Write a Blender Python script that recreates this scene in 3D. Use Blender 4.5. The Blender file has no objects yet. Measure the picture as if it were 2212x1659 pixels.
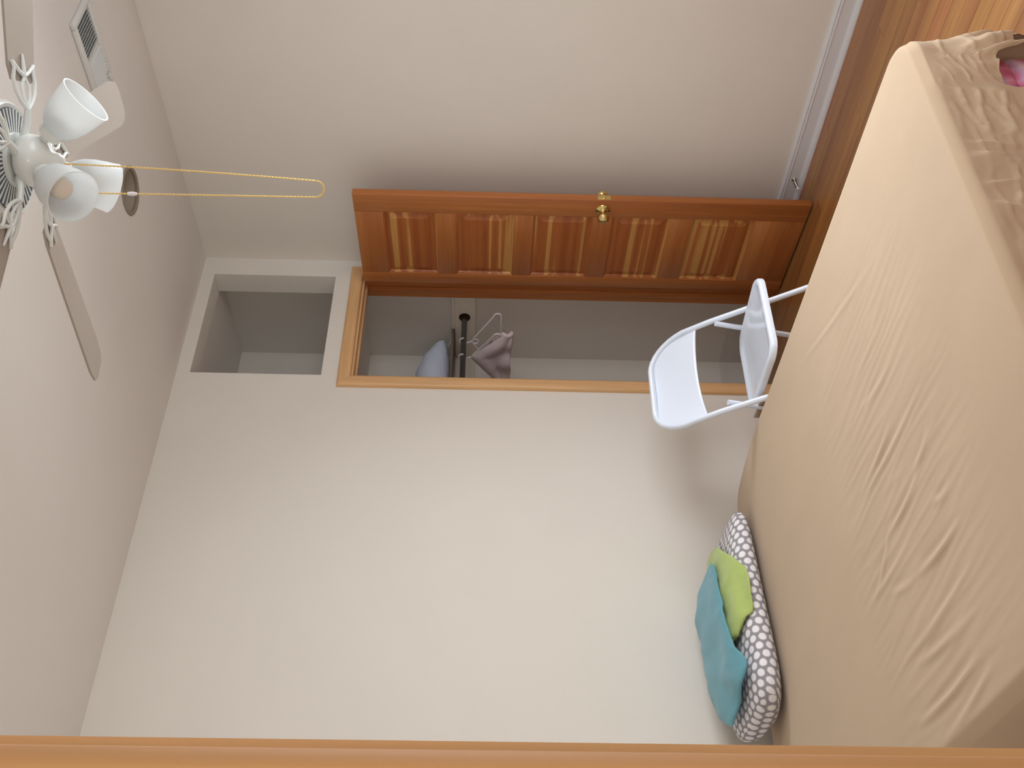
import bpy, bmesh, math, random
from mathutils import Vector, Matrix, noise
random.seed(7)
PI = math.pi
scene = bpy.context.scene
COL = scene.collection

# ------------------------------------------------------------------ camera (the photo is a portrait shot stored on its side)
F_PX, YAW, PITCH, ROLL = 2227.168, 0.6741, -0.0228, 0.0209
CAM = Vector((-3.6732, -3.6455, 1.4165))
fw = Vector((math.sin(YAW)*math.cos(PITCH), math.cos(YAW)*math.cos(PITCH), math.sin(PITCH)))
rt0 = Vector((math.cos(YAW), -math.sin(YAW), 0))
up0 = rt0.cross(fw)
rt = math.cos(ROLL)*rt0 + math.sin(ROLL)*up0
up = -math.sin(ROLL)*rt0 + math.cos(ROLL)*up0
cd = bpy.data.cameras.new('camera')
cd.sensor_fit = 'HORIZONTAL'; cd.sensor_width = 36.0
cd.lens = F_PX/2212.0*36.0
cd.clip_start = 0.02
cam = bpy.data.objects.new('camera', cd); COL.objects.link(cam)
xa, ya, za = -up, rt, -fw
cam.matrix_world = Matrix(((xa.x, ya.x, za.x, CAM.x), (xa.y, ya.y, za.y, CAM.y), (xa.z, ya.z, za.z, CAM.z), (0, 0, 0, 1)))
scene.camera = cam

# ------------------------------------------------------------------ world, lights, exposure
w = bpy.data.worlds.new('world'); scene.world = w; w.use_nodes = True
bg = w.node_tree.nodes['Background']
bg.inputs[0].default_value = (0.78, 0.88, 1.0, 1); bg.inputs[1].default_value = 1.0
def area(name, loc, target, sx, sy, power, col, spread=180):
    l = bpy.data.lights.new(name, 'AREA'); l.shape = 'RECTANGLE'; l.size = sx; l.size_y = sy
    l.energy = power; l.color = col; l.spread = math.radians(spread)
    o = bpy.data.objects.new(name, l); COL.objects.link(o); o.location = loc
    o.rotation_euler = (Vector(target)-Vector(loc)).to_track_quat('-Z', 'Y').to_euler()
    return o
DAY = (0.94, 0.975, 1.0)
area('window_daylight', (-1.1, -3.42, 1.60), (-1.1, 0, 0.6), 1.25, 1.25, 16, DAY, 140)
area('side_window_daylight', (0.22, -2.10, 1.56), (-2.0, -2.0, 0.85), 0.95, 1.25, 45, DAY, 130)
area('hall_fill', (-4.78, -4.3, 1.6), (-3.0, -4.1, 1.4), 0.9, 1.2, 46, DAY)  # added fill, brightens the near door casing from an invented hall window
vs = scene.view_settings
vs.view_transform = 'Standard'; vs.look = 'None'; vs.gamma = 1.0; vs.use_curve_mapping = False
vs.exposure = 0.12

# ------------------------------------------------------------------ materials
def srgb(r, g, b):
    f = lambda c: (c/255/12.92) if c/255 <= 0.04045 else ((c/255+0.055)/1.055)**2.4
    return (f(r), f(g), f(b), 1)
def new_mat(name):
    m = bpy.data.materials.new(name); m.use_nodes = True
    nt = m.node_tree
    return m, nt, nt.nodes['Principled BSDF']
def N(nt, typ, **kw):
    n = nt.nodes.new(typ)
    for k, v in kw.items(): setattr(n, k, v)
    return n
def paint(name, col, rough=0.6, spec=0.3, bump=0.0, scale=200, var=0.03, vscale=3.0, metal=0.0, coat=0.0):
    m, nt, b = new_mat(name)
    g = N(nt, 'ShaderNodeNewGeometry')
    no = N(nt, 'ShaderNodeTexNoise'); no.inputs['Scale'].default_value = vscale; no.inputs['Detail'].default_value = 3
    nt.links.new(g.outputs['Position'], no.inputs['Vector'])
    r = N(nt, 'ShaderNodeValToRGB')
    c = Vector(col[:3])
    r.color_ramp.elements[0].position = 0.3; r.color_ramp.elements[1].position = 0.7
    r.color_ramp.elements[0].color = (*(c*(1-var)), 1); r.color_ramp.elements[1].color = (*[min(1, k*(1+var)) for k in c], 1)
    nt.links.new(no.outputs['Fac'], r.inputs[0]); nt.links.new(r.outputs[0], b.inputs['Base Color'])
    b.inputs['Roughness'].default_value = rough; b.inputs['Metallic'].default_value = metal
    b.inputs['Specular IOR Level'].default_value = spec; b.inputs['Coat Weight'].default_value = coat
    if bump > 0:
        n2 = N(nt, 'ShaderNodeTexNoise'); n2.inputs['Scale'].default_value = scale; n2.inputs['Detail'].default_value = 2
        nt.links.new(g.outputs['Position'], n2.inputs['Vector'])
        bp = N(nt, 'ShaderNodeBump'); bp.inputs['Strength'].default_value = bump; bp.inputs['Distance'].default_value = 0.002
        nt.links.new(n2.outputs['Fac'], bp.inputs['Height']); nt.links.new(bp.outputs[0], b.inputs['Normal'])
    return m
def wood(name, cols, axis='z', scale=22, stretch=0.05, rough=0.35, rnd=1.0, hue_rnd=0.0, detail=4, pos=None, knots=False, objc=False, dist=0.4):
    """streaky wood, grain running along a world axis; each object gets its own stretch of grain"""
    m, nt, b = new_mat(name)
    g = N(nt, 'ShaderNodeNewGeometry'); oi = N(nt, 'ShaderNodeObjectInfo')
    POS = g.outputs['Position']
    if objc: POS = N(nt, 'ShaderNodeTexCoord').outputs['Object']
    mp = N(nt, 'ShaderNodeMapping')
    s = [scale]*3; s['xyz'.index(axis)] = scale*stretch
    mp.inputs['Scale'].default_value = s
    mul = N(nt, 'ShaderNodeMath', operation='MULTIPLY'); mul.inputs[1].default_value = 37.0*rnd
    nt.links.new(oi.outputs['Random'], mul.inputs[0])
    cmb = N(nt, 'ShaderNodeCombineXYZ')
    for i in range(3): nt.links.new(mul.outputs[0], cmb.inputs[i])
    nt.links.new(POS, mp.inputs['Vector']); nt.links.new(cmb.outputs[0], mp.inputs['Location'])
    no = N(nt, 'ShaderNodeTexNoise'); no.inputs['Scale'].default_value = 1; no.inputs['Detail'].default_value = detail
    no.inputs['Roughness'].default_value = 0.55; no.inputs['Distortion'].default_value = dist
    nt.links.new(mp.outputs[0], no.inputs['Vector'])
    r = N(nt, 'ShaderNodeValToRGB')
    el = r.color_ramp.elements
    n = len(cols)
    ps = pos or [0.3+0.4*i/(n-1) for i in range(n)]
    el[0].position = ps[0]; el[0].color = cols[0]; el[1].position = ps[-1]; el[1].color = cols[-1]
    for i in range(1, n-1):
        e = el.new(ps[i]); e.color = cols[i]
    nt.links.new(no.outputs['Fac'], r.inputs[0])
    last = r.outputs[0]
    # fine pores
    mp2 = N(nt, 'ShaderNodeMapping'); s2 = [scale*9]*3; s2['xyz'.index(axis)] = scale*0.25
    mp2.inputs['Scale'].default_value = s2; nt.links.new(POS, mp2.inputs['Vector'])
    no2 = N(nt, 'ShaderNodeTexNoise'); no2.inputs['Scale'].default_value = 1; no2.inputs['Detail'].default_value = 2
    nt.links.new(mp2.outputs[0], no2.inputs['Vector'])
    mr = N(nt, 'ShaderNodeMapRange'); mr.inputs[1].default_value = 0.3; mr.inputs[2].default_value = 0.7
    mr.inputs[3].default_value = 0.88; mr.inputs[4].default_value = 1.06
    nt.links.new(no2.outputs['Fac'], mr.inputs[0])
    hv = N(nt, 'ShaderNodeHueSaturation')
    nt.links.new(last, hv.inputs['Color'])
    val = mr.outputs[0]
    if hue_rnd > 0:
        mr2 = N(nt, 'ShaderNodeMapRange'); mr2.inputs[3].default_value = 1-hue_rnd; mr2.inputs[4].default_value = 1+hue_rnd
        nt.links.new(oi.outputs['Random'], mr2.inputs[0])
        mm = N(nt, 'ShaderNodeMath', operation='MULTIPLY'); nt.links.new(val, mm.inputs[0]); nt.links.new(mr2.outputs[0], mm.inputs[1]); val = mm.outputs[0]
        wn = N(nt, 'ShaderNodeMath', operation='FRACT'); m7 = N(nt, 'ShaderNodeMath', operation='MULTIPLY'); m7.inputs[1].default_value = 17.3
        nt.links.new(oi.outputs['Random'], m7.inputs[0]); nt.links.new(m7.outputs[0], wn.inputs[0])
        mr3 = N(nt, 'ShaderNodeMapRange'); mr3.inputs[3].default_value = 0.491; mr3.inputs[4].default_value = 0.510
        nt.links.new(wn.outputs[0], mr3.inputs[0]); nt.links.new(mr3.outputs[0], hv.inputs['Hue'])
    nt.links.new(val, hv.inputs['Value'])
    nt.links.new(hv.outputs[0], b.inputs['Base Color'])
    b.inputs['Roughness'].default_value = rough; b.inputs['Specular IOR Level'].default_value = 0.4
    bp = N(nt, 'ShaderNodeBump'); bp.inputs['Strength'].default_value = 0.08; bp.inputs['Distance'].default_value = 0.001
    nt.links.new(no2.outputs['Fac'], bp.inputs['Height']); nt.links.new(bp.outputs[0], b.inputs['Normal'])
    return m
M = {}
M['wall'] = paint('wall_paint', srgb(233, 227, 219), 0.75, 0.2, 0.06, 260, 0.012)
M['wall_r'] = M['wall']
M['ceil'] = paint('ceiling_paint', srgb(232, 226, 220), 0.85, 0.15, 0.05, 220, 0.012)
M['white_trim'] = paint('white_trim_paint', srgb(228, 228, 232), 0.35, 0.4, 0, var=0.01)
FIR = [srgb(220, 172, 118), srgb(228, 182, 130), srgb(234, 192, 142)]
M['fir_z'] = wood('fir_casing_upright', FIR, 'z', 16, 0.05)
M['fir_x'] = wood('fir_casing_level', FIR, 'x', 16, 0.05)
DOORC = [srgb(168, 100, 52), srgb(182, 112, 60), srgb(196, 128, 72)]
M['door_z'] = wood('fir_door_upright', DOORC, 'z', 14, 0.03, objc=True, dist=0.2)
M['door_y'] = wood('fir_door_level', DOORC, 'x', 14, 0.03, objc=True, dist=0.2)
M['panel'] = wood('fir_door_panel', [srgb(162, 90, 46), srgb(176, 102, 54), srgb(182, 110, 60), srgb(208, 154, 88)], 'x', 24, 0.012, detail=1.5, pos=[0.34, 0.46, 0.555, 0.585], objc=True, dist=0.0)
M['floor'] = wood('oak_floor', [srgb(150, 95, 54), srgb(164, 109, 62), srgb(180, 126, 72)], 'y', 14, 0.05, 0.3, hue_rnd=0.17, detail=3)
M['jamb'] = wood('fir_post', [srgb(190, 138, 84), srgb(208, 164, 114), srgb(214, 174, 126)], 'z', 9, 0.05, 0.65, detail=1, dist=0.8)
M['cleat'] = paint('cleat_paint', srgb(240, 232, 220), 0.5, 0.3)
M['dark'] = paint('dark_gap', srgb(60, 40, 28), 0.9)
M['brass'] = paint('polished_brass', srgb(228, 204, 140), 0.2, 0.5, metal=1.0, var=0.02)
M['steel'] = paint('dull_steel', srgb(120, 122, 122), 0.35, 0.5, metal=0.9)
M['chrome'] = paint('nickel', srgb(200, 196, 190), 0.2, 0.5, metal=1.0)
M['fan_white'] = paint('fan_white_enamel', srgb(232, 234, 230), 0.3, 0.5, var=0.01, coat=0.3)
M['blade'] = paint('fan_blade_ivory', srgb(176, 166, 156), 0.5, 0.3, var=0.02)
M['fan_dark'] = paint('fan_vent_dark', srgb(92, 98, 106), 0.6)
M['gold_chain'] = paint('gold_beads', srgb(238, 204, 128), 0.4, 0.5, metal=0.4)
M['chair_white'] = paint('white_gloss_enamel', srgb(228, 236, 250), 0.22, 0.5, var=0.005, coat=0.5)
M['chair_grey'] = paint('grey_rubber', srgb(150, 152, 156), 0.6)
M['vent_white'] = paint('vent_enamel', srgb(226, 226, 222), 0.45, 0.4, var=0.01)
M['vent_dark'] = paint('vent_throat', srgb(96, 100, 100), 0.8)
M['plastic_white'] = paint('hanger_plastic', srgb(232, 226, 228), 0.35, 0.4)
M['bag'] = paint('bag_pale_blue', srgb(216, 228, 250), 0.4, 0.4, 0.3, 60, 0.06, 12)
M['lilac'] = paint('lilac_cloth', srgb(226, 212, 216), 0.9, 0.1, 0.2, 300, 0.05, 20)
def cloth(name, col, rough=0.9, weave=500, bump=0.25, var=0.04, vs_=5, sheen=0.3):
    m = paint(name, col, rough, 0.12, bump, weave, var, vs_)
    m.node_tree.nodes['Principled BSDF'].inputs['Sheen Weight'].default_value = sheen
    return m
M['sheet'] = cloth('tan_sheet', srgb(191, 166, 138), 0.85, 700, 0.12, 0.02, 4, 0.15)
M['teal'] = cloth('teal_terry', srgb(104, 160, 174), 0.95, 420, 0.5, 0.05, 14)
M['green'] = cloth('lime_terry', srgb(178, 196, 116), 0.95, 420, 0.5, 0.05, 14)
# clear plastic
def clear(name, tint, alpha):
    m, nt, b = new_mat(name)
    out = nt.nodes['Material Output']
    tr = N(nt, 'ShaderNodeBsdfTransparent'); tr.inputs[0].default_value = tint
    gl = N(nt, 'ShaderNodeBsdfGlossy'); gl.inputs['Roughness'].default_value = 0.12
    mx = N(nt, 'ShaderNodeMixShader'); fr = N(nt, 'ShaderNodeLayerWeight'); fr.inputs['Blend'].default_value = 0.12
    ad = N(nt, 'ShaderNodeMath', operation='ADD'); ad.inputs[1].default_value = alpha
    sc_ = N(nt, 'ShaderNodeMath', operation='MULTIPLY'); sc_.inputs[1].default_value = 0.35
    nt.links.new(fr.outputs['Facing'], sc_.inputs[0]); nt.links.new(sc_.outputs[0], ad.inputs[0]); nt.links.new(ad.outputs[0], mx.inputs[0])
    nt.links.new(tr.outputs[0], mx.inputs[1]); nt.links.new(gl.outputs[0], mx.inputs[2])
    nt.links.new(mx.outputs[0], out.inputs['Surface'])
    return m
M['glass'] = clear('window_glass', (1, 1, 1, 1), 0.02)
M['bin'] = clear('clear_plastic', (0.985, 0.985, 0.99, 1), 0.015)
# frosted glass lamp shade
m, nt, b = new_mat('frosted_glass'); b.inputs['Base Color'].default_value = srgb(244, 250, 252)
b.inputs['Roughness'].default_value = 0.25; b.inputs['Specular IOR Level'].default_value = 0.5
tl = N(nt, 'ShaderNodeBsdfTranslucent'); tl.inputs[0].default_value = srgb(252, 252, 252)
mx = N(nt, 'ShaderNodeMixShader'); mx.inputs[0].default_value = 0.45
nt.links.new(b.outputs[0], mx.inputs[1]); nt.links.new(tl.outputs[0], mx.inputs[2]); nt.links.new(mx.outputs[0], nt.nodes['Material Output'].inputs['Surface'])
M['frost'] = m
M['bulb'] = paint('lamp_bulb', srgb(236, 222, 206), 0.3, 0.4)
# patterned pillow: hexagon rows, white on grey
m, nt, b = new_mat('hexagon_print')
uv = N(nt, 'ShaderNodeUVMap'); K = 2*PI/0.031
acc = None
for i in range(3):
    a = i*2*PI/3
    dp = N(nt, 'ShaderNodeVectorMath', operation='DOT_PRODUCT'); dp.inputs[1].default_value = (K*math.cos(a), K*math.sin(a), 0)
    nt.links.new(uv.outputs[0], dp.inputs[0])
    cs = N(nt, 'ShaderNodeMath', operation='COSINE'); nt.links.new(dp.outputs['Value'], cs.inputs[0])
    if acc is None: acc = cs.outputs[0]
    else:
        ad = N(nt, 'ShaderNodeMath', operation='ADD'); nt.links.new(acc, ad.inputs[0]); nt.links.new(cs.outputs[0], ad.inputs[1]); acc = ad.outputs[0]
mr = N(nt, 'ShaderNodeMapRange'); mr.inputs[1].default_value = -1.5; mr.inputs[2].default_value = 3.0; nt.links.new(acc, mr.inputs[0])
r = N(nt, 'ShaderNodeValToRGB'); r.color_ramp.interpolation = 'LINEAR'
e = r.color_ramp.elements; e[0].position = 0.0; e[0].color = srgb(150, 146, 152); e[1].position = 1.0; e[1].color = srgb(240, 236, 240)
for p_, c_ in ((0.13, srgb(150, 146, 152)), (0.19, srgb(180, 176, 182)), (0.28, srgb(190, 186, 192)), (0.34, srgb(240, 237, 240))):
    x = e.new(p_); x.color = c_
nt.links.new(mr.outputs[0], r.inputs[0]); nt.links.new(r.outputs[0], b.inputs['Base Color']); b.inputs['Roughness'].default_value = 0.9
M['hex'] = m
# floral mattress ticking
m, nt, b = new_mat('pink_floral_print')
g = N(nt, 'ShaderNodeNewGeometry'); vo = N(nt, 'ShaderNodeTexVoronoi'); vo.inputs['Scale'].default_value = 16
nt.links.new(g.outputs['Position'], vo.inputs['Vector'])
r = N(nt, 'ShaderNodeValToRGB'); e = r.color_ramp.elements
e[0].position = 0.05; e[0].color = srgb(84, 40, 74); e[1].position = 0.75; e[1].color = srgb(232, 200, 214)
for p_, c_ in ((0.22, srgb(176, 76, 120)), (0.45, srgb(214, 132, 160)), (0.6, srgb(206, 170, 206))):
    x = e.new(p_); x.color = c_
nt.links.new(vo.outputs['Distance'], r.inputs[0]); nt.links.new(r.outputs[0], b.inputs['Base Color']); b.inputs['Roughness'].default_value = 0.85
M['floral'] = m

# ------------------------------------------------------------------ mesh helpers
class MB:
    def __init__(s): s.v = []; s.f = []
    def add(s, vs_, fs):
        o = len(s.v); s.v += [tuple(p) for p in vs_]; s.f += [tuple(i+o for i in f) for f in fs]; return s
    def box(s, x0, x1, y0, y1, z0, z1, bev=0.0):
        if bev <= 0:
            v = [(x, y, z) for x in (x0, x1) for y in (y0, y1) for z in (z0, z1)]
            return s.add(v, [(0, 1, 3, 2), (4, 6, 7, 5), (0, 4, 5, 1), (2, 3, 7, 6), (0, 2, 6, 4), (1, 5, 7, 3)])
        bm = bmesh.new(); bmesh.ops.create_cube(bm, size=1)
        for q in bm.verts: q.co = Vector(((x0+x1)/2+q.co.x*(x1-x0), (y0+y1)/2+q.co.y*(y1-y0), (z0+z1)/2+q.co.z*(z1-z0)))
        bmesh.ops.bevel(bm, geom=bm.edges[:], offset=bev, segments=2, profile=0.5, affect='EDGES')
        bm.verts.index_update()
        s.add([q.co[:] for q in bm.verts], [[q.index for q in f.verts] for f in bm.faces]); bm.free(); return s
    def tube(s, pts, r, n=10, closed=False, caps=True, flat=None):
        P = [Vector(p) for p in pts]; m_ = len(P)
        R_ = r if isinstance(r, (list, tuple)) else [r]*m_
        T = []
        for i in range(m_):
            a = P[(i-1) % m_] if (closed or i > 0) else P[i]; c = P[(i+1) % m_] if (closed or i < m_-1) else P[i]
            T.append((c-a).normalized())
        ref = Vector((0, 0, 1)) if abs(T[0].z) < 0.9 else Vector((1, 0, 0))
        nrm = (ref - T[0]*ref.dot(T[0])).normalized()
        vs_ = []
        for i in range(m_):
            nrm = (nrm - T[i]*nrm.dot(T[i])).normalized(); bi = T[i].cross(nrm)
            for k in range(n):
                a = 2*PI*k/n
                vs_.append(P[i] + (nrm*math.cos(a) + bi*math.sin(a))*R_[i])
        fs = []
        for i in range(m_ if closed else m_-1):
            j = (i+1) % m_
            for k in range(n): fs.append((i*n+k, i*n+(k+1) % n, j*n+(k+1) % n, j*n+k))
        if caps and not closed: fs += [tuple(range(n-1, -1, -1)), tuple(range((m_-1)*n, m_*n))]
        return s.add(vs_, fs)
    def lathe(s, prof, mat=None, n=32, wob=None):
        """prof: (radius, height) along local z"""
        mat = mat or Matrix(); vs_ = []; fs = []
        for (r, h) in prof:
            for k in range(n):
                a = 2*PI*k/n; rr = r*(wob(a) if wob else 1)
                vs_.append(mat @ Vector((rr*math.cos(a), rr*math.sin(a), h)))
        for i in range(len(prof)-1):
            for k in range(n): fs.append((i*n+k, i*n+(k+1) % n, (i+1)*n+(k+1) % n, (i+1)*n+k))
        if prof[0][0] > 1e-6: pass
        return s.add(vs_, fs)
    def prism(s, poly, axis, a, b_):
        """extrude a 2D polygon; axis 'x','y','z' is the extrusion axis, poly gives the other two in order"""
        n = len(poly)
        def P(p, t): return {'x': (t, p[0], p[1]), 'y': (p[0], t, p[1]), 'z': (p[0], p[1], t)}[axis]
        vs_ = [P(p, a) for p in poly]+[P(p, b_) for p in poly]
        fs = [tuple(range(n)), tuple(range(2*n-1, n-1, -1))]+[(i, i+n, (i+1) % n+n, (i+1) % n) for i in range(n)]
        return s.add(vs_, fs)
    def grid(s, fn, nu, nv, wrap_u=False):
        vs_ = [fn(i/(nu if wrap_u else nu-1), j/(nv-1)) for j in range(nv) for i in range(nu)]
        fs = []
        for j in range(nv-1):
            for i in range(nu if wrap_u else nu-1):
                k = (i+1) % nu
                fs.append((j*nu+i, j*nu+k, (j+1)*nu+k, (j+1)*nu+i))
        return s.add(vs_, fs)
    def mesh(s, name, smooth=None):
        me = bpy.data.meshes.new(name); me.from_pydata(s.v, [], s.f); me.update()
        bm = bmesh.new(); bm.from_mesh(me)
        bmesh.ops.remove_doubles(bm, verts=bm.verts[:], dist=1e-6) if len(bm.verts) < 20000 else None
        bmesh.ops.recalc_face_normals(bm, faces=bm.faces[:]); bm.to_mesh(me); bm.free()
        if smooth is not None:
            me.polygons.foreach_set('use_smooth', [True]*len(me.polygons))
            if smooth < 179: me.set_sharp_from_angle(angle=math.radians(smooth))
        return me
    def build(s, name, mat, parent=None, smooth=35):
        me = s.mesh(name, smooth); me.materials.append(M[mat] if isinstance(mat, str) else mat)
        o = bpy.data.objects.new(name, me); COL.objects.link(o)
        if parent: o.parent = parent
        return o
def tag(o, label=None, cat=None, group=None, kind=None):
    if label: o['label'] = label
    if cat: o['category'] = cat
    if group: o['group'] = group
    if kind: o['kind'] = kind
    return o
def empty(name, loc=(0, 0, 0)):
    o = bpy.data.objects.new(name, None); COL.objects.link(o); o.location = loc; o.empty_display_size = 0.05
    return o
def struct(o, label, cat): return tag(o, label, cat, kind='structure')
def solid(o, t, off=0):
    md = o.modifiers.new('thickness', 'SOLIDIFY'); md.thickness = t; md.offset = off; return o

# ------------------------------------------------------------------ the room shell
H = 2.826; RX = 0.0; LX = -3.62; NY0, NY1 = -3.30, -3.18       # near wall: hall face, room face
BT = 0.12; CB = 0.72; CL = -1.2                                  # back wall thickness, closet back, closet left
# closet opening and loft opening in the back wall
OX0, OX1, OZ = -0.745, -0.105, 2.045
NX0, NX1, NZ0, NZ1 = -0.731, -0.111, 2.175, 2.765
b = MB()
b.box(LX-0.12, OX0, 0, BT, 0, H+0.02); b.box(OX1, RX, 0, BT, 0, H+0.02)
b.box(OX0, OX1, 0, BT, OZ, NZ0); b.box(OX0, OX1, 0, BT, NZ1, H+0.02)
b.box(OX0, NX0, 0, BT, NZ0, NZ1); b.box(NX1, OX1, 0, BT, NZ0, NZ1)
struct(b.build('wall_back', 'wall', smooth=None), 'cream painted wall with the closet doorway and loft recess', 'wall')
RY0, RY1, RZ0, RZ1 = -2.62, -1.60, 0.90, 2.20
b = MB().box(RX, RX+0.12, RY1, CB+0.12, 0, H+0.12); b.box(RX, RX+0.12, -3.3, RY0, 0, H+0.12); b.box(RX, RX+0.12, RY0, RY1, 0, RZ0); b.box(RX, RX+0.12, RY0, RY1, RZ1, H+0.12)
struct(b.build('wall_right', 'wall', smooth=None), 'plain cream wall behind the open closet door', 'wall')
struct(MB().box(LX-0.12, LX, NY1, 0, 0, H+0.02).build('wall_left', 'wall', smooth=None), 'plain cream side wall beside the bed', 'wall')
# near wall, with doorway and window
DX0, DX1, DZ = -3.57, -2.72, 2.06
WX0, WX1, WZ0, WZ1 = -1.75, -0.45, 0.9, 2.2
b = MB()
b.box(LX-0.12, DX0, NY0, NY1, 0, H+0.02); b.box(DX0, DX1, NY0, NY1, DZ, H+0.02); b.box(DX1, WX0, NY0, NY1, 0, H+0.02)
b.box(WX1, RX, NY0, NY1, 0, H+0.02); b.box(WX0, WX1, NY0, NY1, 0, WZ0); b.box(WX0, WX1, NY0, NY1, WZ1, H+0.02)
struct(b.build('wall_near', 'wall', smooth=None), 'cream wall with the entrance doorway and the window', 'wall')
RLX, RLY, RLR, RLS = -0.585, -0.935, 0.088, 0.15                 # recessed lamp: centre, hole radius, patch half size
b = MB(); cx0, cx1, cy0, cy1 = LX-1.3, RX, -5.1, 0.0
for (x0, x1, y0, y1) in ((cx0, RLX-RLS, cy0, cy1), (RLX+RLS, cx1, cy0, cy1), (RLX-RLS, RLX+RLS, cy0, RLY-RLS), (RLX-RLS, RLX+RLS, RLY+RLS, cy1)): b.box(x0, x1, y0, y1, H, H+0.1)
nh = 64; vh = []
for k in range(nh):
    a = 2*PI*k/nh; c_, s_ = math.cos(a), math.sin(a); m_ = max(abs(c_), abs(s_))
    vh += [(RLX+RLR*c_, RLY+RLR*s_, H), (RLX+RLS*c_/m_, RLY+RLS*s_/m_, H)]
b.add(vh, [(2*k, 2*k+1, (2*k+3) % (2*nh), (2*k+2) % (2*nh)) for k in range(nh)])
b.add([(RLX-RLS, RLY-RLS, H+0.1), (RLX+RLS, RLY-RLS, H+0.1), (RLX+RLS, RLY+RLS, H+0.1), (RLX-RLS, RLY+RLS, H+0.1)], [(0, 1, 2, 3)])
for q in ((0, 1), (1, 2), (2, 3), (3, 0)): pass
struct(b.build('ceiling', 'ceil', smooth=None), 'flat off-white ceiling above the fan', 'ceiling')
# closet shell
struct(MB().box(CL-0.1, RX, CB, CB+0.12, 0, H+0.02).build('wall_closet_back', 'wall', smooth=None), 'back wall inside the closet', 'wall')
struct(MB().box(CL-0.1, CL, BT, CB, 0, H+0.02).build('wall_closet_left', 'wall', smooth=None), 'side wall inside the closet', 'wall')
b = MB().box(CL, RX, BT, CB, 2.07, 2.172)
struct(b.build('ceiling_closet', 'wall', smooth=None), 'closet ceiling carrying the loft recess floor', 'ceiling')
struct(MB().box(CL, RX, BT, CB, 2.775, H+0.1).build('ceiling_loft', 'ceil', smooth=None), 'ceiling inside the loft recess above the closet', 'ceiling')
# hall beyond the doorway where the camera stands
b = MB(); b.box(-4.7, -4.6, -5.1, -4.7, 0, H); b.box(-4.7, -4.6, -3.9, NY0, 0, H); b.box(-4.7, -4.6, -4.7, -3.9, 0, 0.95); b.box(-4.7, -4.6, -4.7, -3.9, 2.2, H)
struct(b.build('wall_hall_left', 'wall', smooth=None), 'hall side wall outside the room', 'wall')
struct(MB().box(-4.7, -2.2, -5.1, -5.0, 0, H).build('wall_hall_back', 'wall', smooth=None), 'hall end wall outside the room', 'wall')
struct(MB().box(-2.3, -2.2, -5.0, NY0, 0, H).build('wall_hall_right', 'wall', smooth=None), 'hall wall outside the room beside the doorway', 'wall')
struct(MB().box(-4.7, LX-0.12, NY0, NY1, 0, H).build('wall_hall_near', 'wall', smooth=None), 'hall wall outside the room beyond the door casing', 'wall')
# window in the near wall (the daylight)
def window(name, x0, x1, z0, z1, y0, y1, label, vertical_y=False):
    e_ = empty(name, (0, 0, 0)); struct(e_, label, 'window')
    def bx(B, a0, a1, t0, t1, c0, c1):
        return B.box(t0, t1, a0, a1, c0, c1, 0.003) if vertical_y else B.box(a0, a1, t0, t1, c0, c1, 0.003)
    f = 0.05; ym = (y0+y1)/2
    B = MB(); bx(B, x0, x0+f, ym-.03, ym+.03, z0, z1); bx(B, x1-f, x1, ym-.03, ym+.03, z0, z1); bx(B, x0+f, x1-f, ym-.03, ym+.03, z0, z0+f); bx(B, x0+f, x1-f, ym-.03, ym+.03, z1-f, z1)
    B.build('window_frame', 'white_trim', e_)
    B = MB(); bx(B, x0+f, x1-f, ym-.02, ym+.02, (z0+z1)/2-.02, (z0+z1)/2+.02); B.build('meeting_rail', 'white_trim', e_)
    for c0, c1 in ((z0+f, (z0+z1)/2-.02), ((z0+z1)/2+.02, z1-f)):
        B = MB(); bx(B, x0+f, x1-f, ym-.003, ym+.003, c0, c1); B.build('pane', 'glass', e_)
    ya_, yb_ = (y1, y1+.04) if not vertical_y else ((y0-.03, y0) if y0 > -1 else (y1, y1+.03))
    B = MB(); bx(B, x0-.03, x1+.03, ya_, yb_, z0-.03, z0); B.build('window_sill', 'white_trim', e_)
window('window_1', WX0, WX1, WZ0, WZ1, NY0, NY1, 'white sash window in the near wall')
window('added_hall_window', -4.7, -3.9, 0.95, 2.2, -4.7, -4.6, 'added white sash window in the hall, out of view, for the hall fill light', True)  # invented unseen window, put in to go with the hall fill
window('window_3', RY0, RY1, RZ0, RZ1, RX, RX+0.12, 'white sash window in the wall beside the foot of the bed', True)

# floor: slab with separate oak boards
fl = MB().box(-4.7, RX, -5.1, CB+0.1, -0.12, -0.0135).build('floor', 'dark', smooth=None)
struct(fl, 'orange-brown oak strip floor', 'floor')
hall_fl = MB().box(-4.7, -2.2, -5.0, NY0, -0.0135, 0.0).build('hall_boards', 'floor', fl, smooth=None)
pw = 0.0826; pm = {}
unit = MB().box(-pw/2+0.0004, pw/2-0.0004, -0.5, 0.5, -0.0135, 0.0)
unit.v = [(x*(0.99 if z > -0.001 else 1), y, z) for x, y, z in unit.v]
ume = unit.mesh('plank', None); ume.materials.append(M['floor'])
nrow = int(math.ceil(-LX/pw))
for i in range(nrow):
    x = RX - pw*(i+0.5)
    y = CB; first = True
    while y > NY0+0.01:
        L = random.uniform(0.55, 1.5)
        if first: L *= random.uniform(0.3, 1.0); first = False
        y2 = max(y-L, NY0)
        if y2 - NY0 < 0.15: y2 = NY0
        o = bpy.data.objects.new('plank', ume); COL.objects.link(o); o.parent = fl
        o.location = (x, (y+y2)/2, random.uniform(-0.0004, 0.0)); o.scale = (1, (y-y2)-0.0008, 1)
        y = y2
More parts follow.
